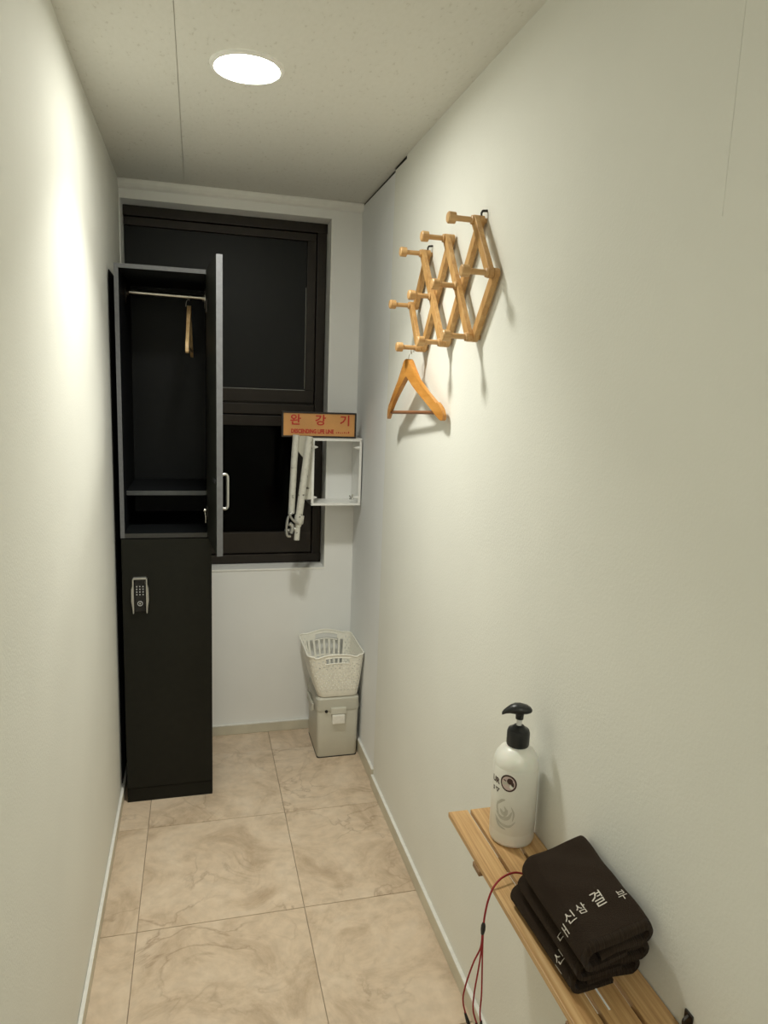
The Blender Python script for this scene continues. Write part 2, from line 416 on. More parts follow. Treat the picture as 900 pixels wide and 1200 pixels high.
# ------------------------------------------------------------------ locker
LX0, LX1, LY0, LY1, LZT, LZM = -.259, .0485, 2.547, 3.005, 1.922, 1.006
lk = thing('locker', 'tall narrow black two-tier locker with open upper door, beside left wall', 'locker', ((LX0+LX1)/2, LY0, 0))
P = .014
def panel(name, bx, front='y', m='locker_in', bev=.0008):
    """panel with a grey edge band on its front"""
    x0, x1, y0, y1, z0, z1 = bx
    o = mesh_obj(name, B(x0, x1, y0+.001, y1, z0, z1), M[m], lk)
    e = mesh_obj('edge_band', B(x0, x1, y0, y0+.001, z0, z1), M['locker_edge'], o)
    return o
panel('side_panel', (LX0, LX0+P, LY0, LY1, LZM-.002, LZT-P))
panel('side_panel', (LX1-P, LX1, LY0, LY1, LZM-.002, LZT-P))
panel('top_panel', (LX0, LX1, LY0, LY1, LZT-P, LZT))
mp_ = mesh_obj('middle_panel', B(LX0+P, LX1-P, LY0+.001, LY1, LZM-.002, LZM+.014), M['locker_in'], lk)
mesh_obj('edge_band', B(LX0+P, LX1-P, LY0, LY0+.001, LZM-.002, LZM+.014), plain('dark_edge_band', (.035,.035,.033), .4), mp_)
mesh_obj('lower_carcass', B(LX0, LX1, LY0+.019, LY1, .0, LZM-.004), M['locker'], lk)
mesh_obj('back_panel', B(LX0+P, LX1-P, LY1-.012, LY1-.001, LZM+.016, LZT-P), M['locker_in'], lk)
mesh_obj('plinth', B(LX0+.001, LX1-.001, LY0+.004, LY0+.018, 0, .054), M['locker'], lk)
ld = mesh_obj('door', B(LX0+.001, LX1-.001, LY0-.0005, LY0+.018, .058, LZM-.006, bev=.001), M['locker'], lk); ld['label'] = 'closed black lower door with keypad lock'
ish = mesh_obj('shelf', B(LX0+P+.001, LX1-P-.001, 2.64, LY1-.013, 1.142, 1.158), M['locker_in'], lk)
mesh_obj('edge_band', B(LX0+P+.001, LX1-P-.001, 2.638, 2.6395, 1.142, 1.158), plain('shelf_edge', (.07,.075,.075), .5), ish)
fp = mesh_obj('shade_sheet', B(XL+.0008, XL+.0035, 2.605, 3.005, .048, 1.908), M['void'], lk); fp['label'] = 'black sheet on the wall standing in for the shade beside the locker'  # thin black sheet stands in for the shaded wall beside the locker
# clothes rod with its two flanges
RZ, RY = 1.857, 2.787
rod = mesh_obj('clothes_rod', tube(bmesh.new(), [(LX0+P+.012, RY, RZ+.004), (LX1-P-.010, RY, RZ)], .008, 14), M['steel'], lk, 40)
def flange(x, sgn, m):
    bm = bmesh.new()
    tube(bm, [(x, RY, RZ), (x+sgn*.012, RY, RZ)], .013, 16)
    pl = [(.016*math.cos(a), .037*math.sin(a)) for a in [2*math.pi*k/24 for k in range(24)]]
    prism(bm, pl, lambda u, v, d: (d, RY+u, RZ+v), x, x+sgn*.003)
    mesh_obj('rod_flange', bm, m, lk, 40)
flange(LX1-P-.0003, -1, M['steel']); flange(LX0+P+.0003, 1, M['iron'])
# upper door swung open
hin = Vector((LX1-.0075, LY0-.003)); free = Vector((.0665, 2.229)); dv = (free-hin).normalized(); W = (free-hin).length
nv = Vector((dv.y, -dv.x))      # towards -x or +x
if nv.x > 0: nv = -nv
T = .0185
def dxy(s, t, z): q = hin + dv*s + nv*(t); return (q.x, q.y, z)
def dbox(s0, s1, t0, t1, z0, z1, bev=0):
    bm = B(s0, s1, t0, t1, z0, z1, bev=bev); return map_verts(bm, lambda a, b, c: dxy(a, b, c))
# t from -T/2.. : outer face is the +x side
ud = mesh_obj('door', dbox(.002, W-.001, -T*.55, T*.45, LZM+.001, LZT-.001), M['locker'], lk); ud['label'] = 'open black upper door seen edge-on'
mesh_obj('edge_band', dbox(W-.001, W+.0006, -T*.55, T*.45, LZM+.001, LZT-.001), M['locker_edge'], ud)
# handle on the outer side
s_h = W-.035
pts = [dxy(s_h, -T*.55, 1.262), dxy(s_h, -T*.55-.012, 1.264), dxy(s_h, -T*.55-.018, 1.258), dxy(s_h, -T*.55-.019, 1.248)]
pts += [dxy(s_h, -T*.55-.019, 1.17), dxy(s_h, -T*.55-.018, 1.160), dxy(s_h, -T*.55-.012, 1.154), dxy(s_h, -T*.55, 1.156)]
mesh_obj('handle', tube(bmesh.new(), smoothpath(pts, 4), .0048, 10), M['silver'], ud, 50)
mesh_obj('door_latch', dbox(W-.06, W-.012, T*.45, T*.45+.006, 1.238, 1.250, bev=.002), M['black_plastic'], ud)
for z in (1.10, 1.80):
    mesh_obj('hinge', dbox(.004, .045, T*.45, T*.45+.004, z-.02, z+.02, bev=.001), M['iron'], ud)
# cam lock and key on the inner side of the right panel
kx = LX1-P-.001
kl = mesh_obj('lock', tube(bmesh.new(), [(kx, 2.62, 1.088), (kx-.010, 2.62, 1.088)], .009, 16), M['steel'], lk, 40)
bm = bmesh.new(); tube(bm, smoothpath([(kx-.011, 2.62, 1.088), (kx-.006, 2.615, 1.078), (kx-.004, 2.613, 1.055)], 4), .002, 6)
box(bm, kx-.006, kx-.0035, 2.605, 2.62, 1.045, 1.062)
mesh_obj('key', bm, M['steel'], kl)
# digital lock on the lower door
cx, cz0, cz1 = -.198, .735, .866; fy = LY0-.0006
dl = mesh_obj('keypad_lock', B(cx-.019, cx+.019, fy-.014, fy, cz0+.006, cz1-.003, bev=.003), M['black_gloss'], ld)
def rail(sg):
    pr = [(.0205, cz1-.002), (.0245, cz1-.006), (.025, cz1-.03), (.0285, cz1-.042), (.029, cz0+.045), (.0255, cz0+.02), (.024, cz0), (.0215, cz0), (.0205, cz0+.012), (.0205, cz1-.012)]
    return prism(bmesh.new(), [(cx+sg*a, b) for a, b in pr], lambda u, v, d: (u, d, v), fy-.018, fy)
for sg in (-1, 1): mesh_obj('side_rail', rail(sg), M['silver'], dl)
mesh_obj('top_bar', B(cx-.021, cx+.021, fy-.017, fy-.001, cz1-.0075, cz1-.001, bev=.001), M['silver'], dl)
for r in range(4):
    for c in range(3):
        x, z = cx+(c-1)*.0105, .833-r*.0098
        mesh_obj('key', tube(bmesh.new(), [(x, fy-.0138, z), (x, fy-.0150, z)], .0024, 8), M['key_white'], dl)
mesh_obj('reader_ring', tube(bmesh.new(), [(cx+.008*math.cos(a), fy-.015, .771+.008*math.sin(a)) for a in [2*math.pi*k/24 for k in range(24)]], .0013, 6, closed=True), M['key_white'], dl)
mesh_obj('reader_button', tube(bmesh.new(), [(cx, fy-.0138, .771), (cx, fy-.0155, .771)], .0032, 12), M['silver'], dl)

# ------------------------------------------------------------------ clothes hangers
def arm_poly(s, cr, k, hw):
    """side view of one arm: (u along width, v up), s = side"""
    q = [(0,0),(.012,.001),(.022,.005),(.031,.013),(.040,.024),(.050,.036),(.063,.048),(.083,.063),(.110,.080),(.150,.104),(.190,.127),(.205,.136),(.208,.133),(.222,.142),(.235,.155),(.242,.170),(.241,.181),(.234,.185),(.222,.181),(.205,.171),
         (.185,.157),(.150,.136),(.110,.114),(.080,.098),(.055,.084),(.030,.069),(.012,.058),(0,.053)]
    return [(s*u*hw/.242, cr-v*k) for u, v in q]
def make_hanger(name, label, group, loc, mw, md, drop, hook_r=.013, hw=.235, bar=True, bowk=1.0):
    """local frame: width along +u (local Y), thickness along local X, hook top at origin"""
    t = thing(name, label, 'hanger', loc)
    cr = -.041; tz = cr-.166*drop
    for s in (-1, 1):
        poly = arm_poly(s, cr, drop, hw)
        bm = bmesh.new()
        bow = lambda u: bowk*(-.022*(1-(abs(u)/hw)**2)+.010)
        th = lambda u: .0075-.002*abs(u)/hw
        n = len(poly)
        a = [bm.verts.new((bow(u)-th(u), u, v)) for u, v in poly]; b = [bm.verts.new((bow(u)+th(u), u, v)) for u, v in poly]
        for i in range(n):
            j = (i+1) % n; bm.faces.new((a[i], b[i], b[j], a[j]))
        # strips between the top and lower outline
        bm.faces.new(a); bm.faces.new(b[::-1])
        bmesh.ops.triangulate(bm, faces=[f for f in bm.faces if len(f.verts) > 4])
        o = mesh_obj('arm', bm, mw); o.parent = t
        bv = o.modifiers.new('bevel', 'BEVEL'); bv.width = .003; bv.segments = 2; bv.limit_method = 'ANGLE'; bv.angle_limit = .6
        for p in o.data.polygons: p.use_smooth = True
        try: o.data.set_sharp_from_angle(angle=.9)
        except Exception: pass
    if bar:
        o = mesh_obj('trouser_bar', tube(bmesh.new(), [(.006*bowk, -hw*.86, tz+.004), (.006*bowk, hw*.86, tz+.004)], .0055, 10), md, None, 50); o.parent = t
    hp = [(-.012, 0, cr-.004), (-.010, 0, cr+.012), (-.004, .002, cr+.022)]
    zc = -hook_r
    for k in range(0, 11):
        a = math.radians(-60+k*28); hp.append((0, hook_r*math.cos(a), zc+hook_r*math.sin(a)))
    o = mesh_obj('hook', tube(bmesh.new(), smoothpath(hp, 3), .0014, 8), M['steel'], None, 60); o.parent = t
    return t
# hanger on the peg rack
hg = make_hanger('clothes_hanger', 'orange-brown wooden hanger with trouser bar, hanging from the peg rack', None, (.6235, 2.062, 1.6792), M['hanger_wood'], M['hanger_dowel'], .97, hw=.242)
hg.rotation_euler = (math.radians(-2.0), 0, math.radians(3.0))
# hanger in the locker
hl = make_hanger('clothes_hanger', 'pale wooden hanger seen edge-on on the rod inside the black locker', None, (-.024, RY, RZ+.0105), M['pale_hanger'], M['pale_hanger'], .97, hw=.200, bowk=0.0)
hl.rotation_euler = (0, 0, math.radians(-2.0))

# ------------------------------------------------------------------ peg rack
rk = thing('peg_rack', 'expanding wooden lattice peg rack of ten pegs on the right wall', 'coat rack', (XR, 1.84, 1.67))
Ts = [(1.643,1.945), (1.845,1.942), (2.045,1.938)]; Ms = [(1.536,1.810), (1.738,1.808), (1.942,1.806), (2.140,1.802)]; Bs = [(1.642,1.677), (1.842,1.675), (2.046,1.671)]
def slat(p, q, x0, x1):
    p, q = Vector(p), Vector(q); d = (q-p).normalized(); n = Vector((-d.y, d.x)); hw = .0118
    poly = []
    for c, s in ((q, 1), (p, -1)):
        for k in range(7):
            a = math.radians(-90+30*k)
            poly.append(c+s*(d*math.cos(a)+n*math.sin(a))*hw)
    bm = prism(bmesh.new(), [(v.x, v.y) for v in poly], lambda u, v, dd: (dd, u, v), x0, x1)
    o = mesh_obj('slat', bm, M['peg_wood'], rk)
    bv = o.modifiers.new('bevel', 'BEVEL'); bv.width = .0012; bv.segments = 2; bv.limit_method = 'ANGLE'
BKx = (.6446, .6585); FTx = (.6315, .6442)
for p, q in [(Ms[3], Bs[2]), (Ts[2], Bs[1]), (Ts[1], Bs[0]), (Ts[0], Ms[0])]: slat(p, q, *FTx)
for p, q in [(Ts[2], Ms[3]), (Ts[1], Bs[2]), (Ts[0], Bs[1]), (Ms[0], Bs[0])]: slat(p, q, *BKx)
for (y, z) in Ts+Ms+Bs:
    pr = [(0, 0), (.0105, 0), (.0105, .004), (.0066, .006), (.0066, .041), (.0085, .0435), (.0132, .045), (.0136, .061), (.0112, .0635), (0, .0638)]
    bm = lathe(bmesh.new(), pr, 20); map_verts(bm, lambda a, b, c: (.6315-c, y+a, z+b))
    mesh_obj('peg', bm, M['peg_end'], rk, 35)
for i, (y, z) in enumerate([Ts[0], Ts[2], Bs[0], Bs[2]]):
    mesh_obj('spacer', tube(bmesh.new(), [(.6584, y, z), (XR+.0005, y, z)], .006, 10), M['peg_end'], rk)
for (y, z) in (Ts[0], Ts[2]):
    bm = tube(bmesh.new(), [(.6505, y-.004, z+.006), (.6505, y-.004, z+.016), (.6535, y-.004, z+.022)], .0026, 8)
    tube(bm, [(.6535, y-.004, z+.021), (XR+.0005, y-.004, z+.0225)], .0030, 8)
    mesh_obj('screw_hook', bm, M['iron'], rk)

# ------------------------------------------------------------------ descending device box, sign and arm
bx = thing('wall_box', 'white open square metal box fixed beside the window', 'box', (.56, 3.02, 1.063))
X0, X1, Y0, Y1, Z0, Z1 = .455, .664, 2.862, 3.021, 1.064, 1.345; t_ = .0055
mesh_obj('top_panel', B(X0, X1, Y0, Y1, Z1-t_, Z1, bev=.001), M['white_metal'], bx)
mesh_obj('bottom_panel', B(X0, X1, Y0, Y1, Z0, Z0+t_, bev=.001), M['white_metal'], bx)
mesh_obj('side_panel', B(X0, X0+t_, Y0, Y1, Z0+t_, Z1-t_, bev=.001), M['white_metal'], bx)
mesh_obj('side_panel', B(X1-t_, X1, Y0, Y1, Z0+t_, Z1-t_, bev=.001), M['white_metal'], bx)
bm = bmesh.new()
for a in [(X0, X1, Z1-.012, Z1-t_), (X0, X1, Z0+t_, Z0+.010), (X0+t_, X0+.010, Z0+.01, Z1-.012), (X1-.010, X1-t_, Z0+.01, Z1-.012)]:
    box(bm, a[0], a[1], Y0, Y0+.004, a[2], a[3])
mesh_obj('front_flange', bm, M['white_metal'], bx)
for (x, z, s) in [(X0+t_, 1.305, 1), (X0+t_, 1.095, 1), (X1-t_, 1.305, -1), (X1-t_, 1.095, -1)]:
    mesh_obj('standoff', lathe(bmesh.new(), [(0,0),(.007,0),(.006,.010),(.003,.02),(0,.0205)], 12).__class__ and tube(bmesh.new(), [(x, Y0+.02, z), (x+s*.012, Y0+.022, z), (x+s*.022, Y0+.024, z)], [.0075, .0055, .002], 12), M['white_metal'], bx, 40)
bm = bmesh.new()
for k in range(5):
    a = k*1.3; tube(bm, [(X1-.03, Y0+.03+.004*k, 1.085), (X1-.03+.012*math.cos(a), Y0+.03+.01*k/4, 1.095+.012*math.sin(a))], .003, 6)
mesh_obj('cable_clip', bm, M['silver'], bx)

sg = thing('sign', 'long orange sign with red Korean lettering on top of the white box', 'sign', (.482, 2.875, 1.346))
SX0, SX1, SZ0, SZ1, SY = .330, .636, 1.3458, 1.449, 2.858
bm = bmesh.new(); fr = .0065
box(bm, SX0, SX1, SY, SY+.022, SZ1-fr, SZ1, bev=.001); box(bm, SX0, SX1, SY, SY+.022, SZ0, SZ0+fr, bev=.001)
box(bm, SX0, SX0+fr, SY, SY+.022, SZ0+fr, SZ1-fr); box(bm, SX1-fr, SX1, SY, SY+.022, SZ0+fr, SZ1-fr)
mesh_obj('sign_frame', bm, M['sign_frame'], sg)
mesh_obj('sign_face', B(SX0+fr, SX1-fr, SY+.004, SY+.018, SZ0+fr, SZ1-fr), M['sign_face'], sg)
for ch, x in (('완', .385), ('강', .487), ('기', .589)):
    bm = text_mesh(ch, .046, .0006, .0009)
    map_verts(bm, lambda a, b, c: (x+a*1.08, SY+.0034-c, 1.4135+b))
    mesh_obj('letter', bm, M['sign_red'], sg)
bm = text_mesh('DESCENDING LIFE LINE', .0205, .0004, .0009)
xsz = [v.co.x for v in bm.verts]; wd = max(xsz)-min(xsz)
map_verts(bm, lambda a, b, c: (.455+a*.175/wd, SY+.0034-c, 1.370+b*1.1))
mesh_obj('lettering', bm, M['sign_red'], sg)
bm = bmesh.new()
for k in range(7): box(bm, .552+k*.0085, .552+k*.0085+.0045, SY+.003, SY+.0045, 1.3645, 1.3645+.004+.002*(k % 3 == 1)+.004*(k == 6))
mesh_obj('small_print', bm, M['sign_red'], sg)

am = thing('support_arm', 'folded scuffed grey steel pipe arm beside the white box, before the window', 'pipe arm', (.40, 2.85, .93))
mesh_obj('pipe', tube(bmesh.new(), [(.386, 2.845, 1.356), (.380, 2.845, 1.25), (.372, 2.845, 1.035)], .0135, 16), M['arm'], am, 40)
mesh_obj('pipe', tube(bmesh.new(), [(.437, 2.825, 1.352), (.420, 2.825, 1.20), (.400, 2.825, 1.02), (.396, 2.825, .985)], .0145, 16), M['arm'], am, 40)
mesh_obj('pipe', tube(bmesh.new(), [(.398, 2.825, 1.01), (.392, 2.825, .928)], .0115, 16), M['arm'], am, 40)
mesh_obj('collar', tube(bmesh.new(), [(.403, 2.825, 1.03), (.399, 2.825, 1.00), (.396, 2.825, .99)], [.019, .020, .013], 16), M['arm'], am, 40)
bm = prism(bmesh.new(), [(.383,1.352),(.432,1.352),(.424,1.30),(.418,1.262),(.400,1.285),(.383,1.31)], lambda u, v, d: (u, d, v), 2.846, 2.854)
mesh_obj('gusset_plate', bm, M['bin_lid'], am)
bm = bmesh.new()
tube(bm, smoothpath([(.372,2.83,1.04),(.355,2.82,1.02),(.350,2.82,.985),(.352,2.82,.950),(.368,2.82,.945)], 4), .006, 8)
tube(bm, smoothpath([(.398,2.81,1.0),(.378,2.805,1.01),(.362,2.80,1.03),(.356,2.80,1.045)], 4), .005, 8)
tube(bm, [(.345,2.83,.965),(.392,2.825,.975)], .008, 10); tube(bm, smoothpath([(.36,2.81,1.0),(.372,2.81,.985),(.366,2.81,.96)],4), .009, 10)
mesh_obj('joint_bracket', bm, M['silver'], am, 50)
mesh_obj('mounting_lug', box(B(.425, .4548, 2.832, 2.885, 1.315, 1.343, bev=.002), .428, .4548, 2.86, 2.885, 1.09, 1.315), M['arm'], am)

# ------------------------------------------------------------------ bin and basket
bn = thing('storage_bin', 'grey lidded plastic bin with a white front clip, standing in the corner', 'bin', (.567, 2.86, 0))
def rrect(x0, x1, y0, y1, r, n=6):
    out = []
    for cx_, cy_, a0 in ((x1-r, y1-r, 0), (x0+r, y1-r, 90), (x0+r, y0+r, 180), (x1-r, y0+r, 270)):
        for k in range(n+1):
            a = math.radians(a0+90*k/n); out.append((cx_+r*math.cos(a), cy_+r*math.sin(a)))
    return out
def loft(bm, loops, cap0=True, cap1=True):
    rs = [[bm.verts.new((x, y, z)) for x, y in l] for l, z in loops]; n = len(rs[0])
    for a, b in zip(rs, rs[1:]):
        for k in range(n): bm.faces.new((a[k], a[(k+1) % n], b[(k+1) % n], b[k]))
    if cap0: bm.faces.new(rs[0][::-1])
    if cap1: bm.faces.new(rs[-1])
    return bm
bx0, bx1, by0, by1 = .482, .652, 2.737, 2.975
mesh_obj('body', loft(bmesh.new(), [(rrect(bx0+.003,bx1-.003,by0+.003,by1-.003,.012), .001), (rrect(bx0,bx1,by0,by1,.014), .006), (rrect(bx0-.004,bx1+.004,by0-.003,by1+.004,.016), .208), (rrect(bx0-.004,bx1+.004,by0-.003,by1+.004,.016), .210)]), M['bin'], bn, 35)
mesh_obj('base_seal', loft(bmesh.new(), [(rrect(bx0-.001,bx1+.001,by0-.001,by1+.001,.012), 0), (rrect(bx0-.001,bx1+.001,by0-.001,by1+.001,.012), .003)]), M['black_plastic'], bn)
lid = mesh_obj('lid', loft(bmesh.new(), [(rrect(bx0-.007,bx1+.006,by0-.006,by1+.006,.018), .212), (rrect(bx0-.008,bx1+.007,by0-.007,by1+.007,.018), .218), (rrect(bx0-.006,bx1+.005,by0-.005,by1+.005,.018), .262), (rrect(bx0+.002,bx1-.002,by0+.003,by1-.003,.018), .271), (rrect(bx0+.02,bx1-.02,by0+.02,by1-.02,.018), .272)]), M['bin_lid'], bn, 35)
mesh_obj('clip', B(.535, .600, 2.722, 2.7335, .198, .226, bev=.003), M['bin'], bn)
mesh_obj('clip', B(.540, .594, 2.717, 2.7335, .156, .196, bev=.004), M['bin_clip'], bn)['label'] = 'white front clip'
mesh_obj('vent_hole', tube(bmesh.new(), [(.516, 2.7305, .2115), (.516, 2.727, .2115)], .0065, 16), M['black_plastic'], bn)
mesh_obj('side_handle', box(bmesh.new(), .463, .474, 2.79, 2.92, .190, .222, bev=.004), M['bin_lid'], bn)
mesh_obj('side_handle', box(bmesh.new(), .6605, .6635, 2.79, 2.92, .190, .222, bev=.001), M['bin_lid'], bn)

bk_ = thing('basket', 'cream woven-look plastic basket standing on the grey bin', 'basket', (.562, 2.85, .273))
NB, NVV = 208, 30
def blk(v, off=0.0):
    x0 = .484+(.431-.484)*v**.8; x1 = .650+(.667-.650)*v**.8
    y0 = 2.735+(2.702-2.735)*v**.8; y1 = 2.958+(2.990-2.958)*v**.8
    r = .024+.004*v
    return x0-off, x1+off, y0-off, y1+off, r
def bpt(i, v, off=0.0):
    x0, x1, y0, y1, r = blk(v, off)
    w_, d_ = x1-x0-2*r, y1-y0-2*r; arc = math.pi*r/2
    L = 2*(w_+d_)+4*arc; s = (i/NB)*L
    for kind, ln in (('f', w_), ('c1', arc), ('r', d_), ('c2', arc), ('b', w_), ('c3', arc), ('l', d_), ('c4', arc)):
        if s <= ln+1e-9: break
        s -= ln
    if kind == 'f': p = (x0+r+s, y0)
    elif kind == 'r': p = (x1, y0+r+s)
    elif kind == 'b': p = (x1-r-s, y1)
    elif kind == 'l': p = (x0, y1-r-s)
    else:
        k = int(kind[1])-1; cxy = [(x1-r, y0+r), (x1-r, y1-r), (x0+r, y1-r), (x0+r, y0+r)][k]; a = math.radians(-90+90*k)+s/r
        p = (cxy[0]+r*math.cos(a), cxy[1]+r*math.sin(a))
    return p, kind
def brim(i):
    (x, y), k = bpt(i, 1.0)
    xm = (.431+.667)/2
    u = (x-xm)/.075
    if k in ('f', 'b'):
        return .462 + (.007 if k == 'f' else .018)*math.exp(-u**2*1.4) - .006*math.exp(-((abs(u)-1.1)/.3)**2)*(1 if k == 'f' else 0.3)
    return .464
bm = bmesh.new(); ZB = .2745
rows = []
for j in range(NVV+1):
    v = j/NVV; row = []
    for i in range(NB):
        (x, y), k = bpt(i, v); z = ZB+(brim(i)-ZB)*v; row.append(bm.verts.new((x, y, z)))
    rows.append(row)
xm = .555
for j in range(NVV):
    v = (j+.5)/NVV
    for i in range(NB):
        (x, y), k = bpt(i+.5, v)
        hole = False
        if k in ('f', 'b') and abs(x-xm) < .050 and 24 <= j <= 27: hole = True          # hand slots
        elif k == 'b' and 2 <= j <= 24 and (i % 5) in (0, 1, 2) and j != 13: hole = True       # tall slits in the rear wall
        elif k != 'b' and 3 <= j <= 27 and j % 2 == 0 and (i+(j//2)*2) % 4 == 0 and not (k == 'f' and abs(x-xm) < .055 and j > 22): hole = True
        if not hole: bm.faces.new((rows[j][i], rows[j][(i+1) % NB], rows[j+1][(i+1) % NB], rows[j+1][i]))
o = mesh_obj('basket_wall', bm, M['basket'], bk_)
sd = o.modifiers.new('s', 'SOLIDIFY'); sd.thickness = .002; sd.offset = 0
(bp) = [bpt(i, 0)[0] for i in range(0, NB, 2)]
bm = bmesh.new(); loft(bm, [(bp, ZB-.001), (bp, ZB+.002)]); mesh_obj('base', bm, M['basket'], bk_)
mesh_obj('rim', tube(bmesh.new(), [(*bpt(i, 1.0)[0], brim(i)) for i in range(0, NB, 1)], .0032, 8, closed=True), M['basket'], bk_, 60)
for yy, k in ((0, 'f'), (1, 'b')):
    for j in (24, 28):
        pts = []
        for i in range(NB):
            (x, y), kk = bpt(i, j/NVV)
            if kk == k and abs(x-xm) < .054: pts.append((x, y, ZB+(brim(i)-ZB)*j/NVV))
        if pts: mesh_obj('handle_rim', tube(bmesh.new(), pts, .0026, 8), M['basket'], bk_, 60)

# ------------------------------------------------------------------ slatted shelf
sh = thing('wall_shelf', 'narrow slatted wooden shelf on the right wall', 'shelf', (XR, 1.0, .62))
ZS = .660; SYa, SYb = .42, 1.288
for i, (a, b) in enumerate([(.513, .5565), (.5635, .611), (.618, .6635)]):
    mesh_obj('slat', B(a, b, SYa, SYb-(.0 if i < 2 else .0), ZS-.011, ZS, bev=.0015), M['bamboo'], sh)
for y in (1.125, .765, .48):
    mesh_obj('batten', B(.5105, XR-.003, y-.016, y+.016, ZS-.0215, ZS-.0112, bev=.0015), M['bamboo_dark'], sh)
mesh_obj('wall_rail', B(XR-.014, XR-.0005, SYa, SYb-.01, ZS-.056, ZS-.0220, bev=.001), M['bamboo_dark'], sh)
bm = B(XR-.0035, XR-.0005, .706, .722, ZS-.02, ZS+.034, bev=.001)
tube(bm, smoothpath([(XR-.003,.714,ZS+.012),(XR-.010,.712,ZS+.016),(XR-.012,.712,ZS+.026),(XR-.004,.713,ZS+.030)],4), .0022, 8)
mesh_obj('wall_bracket', bm, M['iron'], sh)

# ------------------------------------------------------------------ pump bottle
bc = (.610, 1.184, ZS+.0003); R_ = .0445
bt = thing('pump_bottle', 'white pump bottle with black pump head on the far end of the shelf', 'bottle', bc)
prof = [(0, .001), (R_-.006, .0), (R_-.002, .002), (R_, .008), (R_, .165), (R_-.001, .171), (R_-.004, .180), (R_-.010, .189), (R_-.019, .196), (R_-.027, .2), (.0165, .202), (.0165, .206), (0, .206)]
mesh_obj('body', lathe(bmesh.new(), prof, 56, bc), M['bottle'], bt, 50)
mesh_obj('label_sleeve', lathe(bmesh.new(), [(R_+.0001, .028), (R_+.0006, .029), (R_+.0006, .160), (R_+.0001, .161)], 56, bc), M['bottle_label'], bt, 50)
bm = lathe(bmesh.new(), [(0,.2), (.0215,.2), (.0225,.203), (.0225,.226), (.0205,.232), (.013,.236), (.010,.240), (.006,.241), (0,.241)], 32, bc)
mesh_obj('collar', bm, M['black_plastic'], bt, 40)
mesh_obj('stem', lathe(bmesh.new(), [(0,.240), (.0052,.240), (.0052,.256), (0,.256)], 16, bc), M['clear'], bt, 40)
# pump head: flat teardrop with a spout pointing left/forwards
bm = lathe(bmesh.new(), [(0,.254), (.0078,.254), (.0085,.268), (0,.268)], 20, bc)
sp = bmesh.new(); sd_ = Vector((-.93, .36)).normalized(); sn = Vector((-sd_.y, sd_.x))
HS = .87
secs = [(-.027,.003,.002,.275), (-.024,.010,.005,.2755), (-.015,.0155,.0085,.2765), (0,.0175,.0105,.277), (.012,.0155,.0105,.2765), (.022,.011,.0085,.2745), (.031,.0075,.006,.2705), (.037,.0055,.0045,.2665), (.040,.003,.0025,.2640)]
rings = []
for s, w_, h_, z in [(a*HS, b*HS, c, d-.002) for a, b, c, d in secs]:
    rings.append([sp.verts.new((bc[0]+sd_.x*s+sn.x*w_*math.cos(a), bc[1]+sd_.y*s+sn.y*w_*math.cos(a), bc[2]+z+h_*math.sin(a))) for a in [2*math.pi*k/20 for k in range(20)]])
for a, b in zip(rings, rings[1:]):
    for k in range(20): sp.faces.new((a[k], a[(k+1) % 20], b[(k+1) % 20], b[k]))
sp.faces.new(rings[0][::-1]); sp.faces.new(rings[-1])
mesh_obj('pump_head', sp, M['black_plastic'], bt, 60); mesh_obj('pump_plunger', bm, M['black_plastic'], bt, 40)
def wrap(bm, ang0, z0, rot=0, off=.0009):
    """flat (x,y) print wrapped round the sleeve; ang0 = azimuth of its centre"""
    cr_, sr_ = math.cos(rot), math.sin(rot)
    def f(a, b, c):
        a, b = cr_*a-sr_*b, sr_*a+cr_*b
        th = ang0+a/(R_+.0006)
        r = R_+off+max(c, 0)*.3
        return (bc[0]+r*math.cos(th), bc[1]+r*math.sin(th), bc[2]+z0+b)
    return map_verts(bm, f)
AV = math.atan2(-bc[1], -bc[0])      # azimuth facing the camera
def disc(rx, ry, n=32, rings=3):
    bm = bmesh.new(); c = bm.verts.new((0,0,0)); prev = None
    for q in range(1, rings+1):
        ring = [bm.verts.new((rx*q/rings*math.cos(2*math.pi*k/n), ry*q/rings*math.sin(2*math.pi*k/n), 0)) for k in range(n)]
        for k in range(n):
            if prev: bm.faces.new((prev[k], prev[(k+1) % n], ring[(k+1) % n], ring[k]))
            else: bm.faces.new((c, ring[k], ring[(k+1) % n]))
        prev = ring
    return bm
EA, EZ = AV-.27, .138
mesh_obj('emblem', wrap(disc(.0165, .0175), EA, EZ, 0, .0010), M['print_dark'], bt)
mesh_obj('emblem', wrap(disc(.0134, .0142), EA, EZ, 0, .0013), M['print_pink'], bt)
bm = disc(.0058, .0062, 16); map_verts(bm, lambda a, b, c: (a+.003, b+.005, c))
d2 = disc(.0062, .0030, 12); 
mesh_obj('emblem', wrap(bm, EA, EZ, 0, .0016), M['print_dark'], bt)
mesh_obj('emblem', wrap(map_verts(d2, lambda a, b, c: (a-.006, b-.001+.4*a, c)), EA, EZ, 0, .0016), M['print_grey'], bt)
for (dx, dy, rx, ry, mm) in [(.0062,-.0062,.0034,.0040,'bottle'), (.0085,-.0005,.0030,.0050,'print_dark'), (-.0070,.0050,.0030,.0012,'print_dark'), (.0010,-.0045,.0050,.0012,'print_grey')]:
    bm = disc(rx, ry, 12); mesh_obj('emblem', wrap(map_verts(bm, lambda a, b, c: (a+dx, b+dy-.35*a, c)), EA, EZ, 0, .0018), M[mm], bt)
mesh_obj('lettering', wrap(text_mesh('UR', .0165, 0, .0005), AV-.93, .134, 0, .0011), M['print_dark'], bt)
mesh_obj('lettering', wrap(text_mesh('S ▽', .011, 0, .0004), AV-.88, .115, 0, .0011), M['print_dark'], bt)
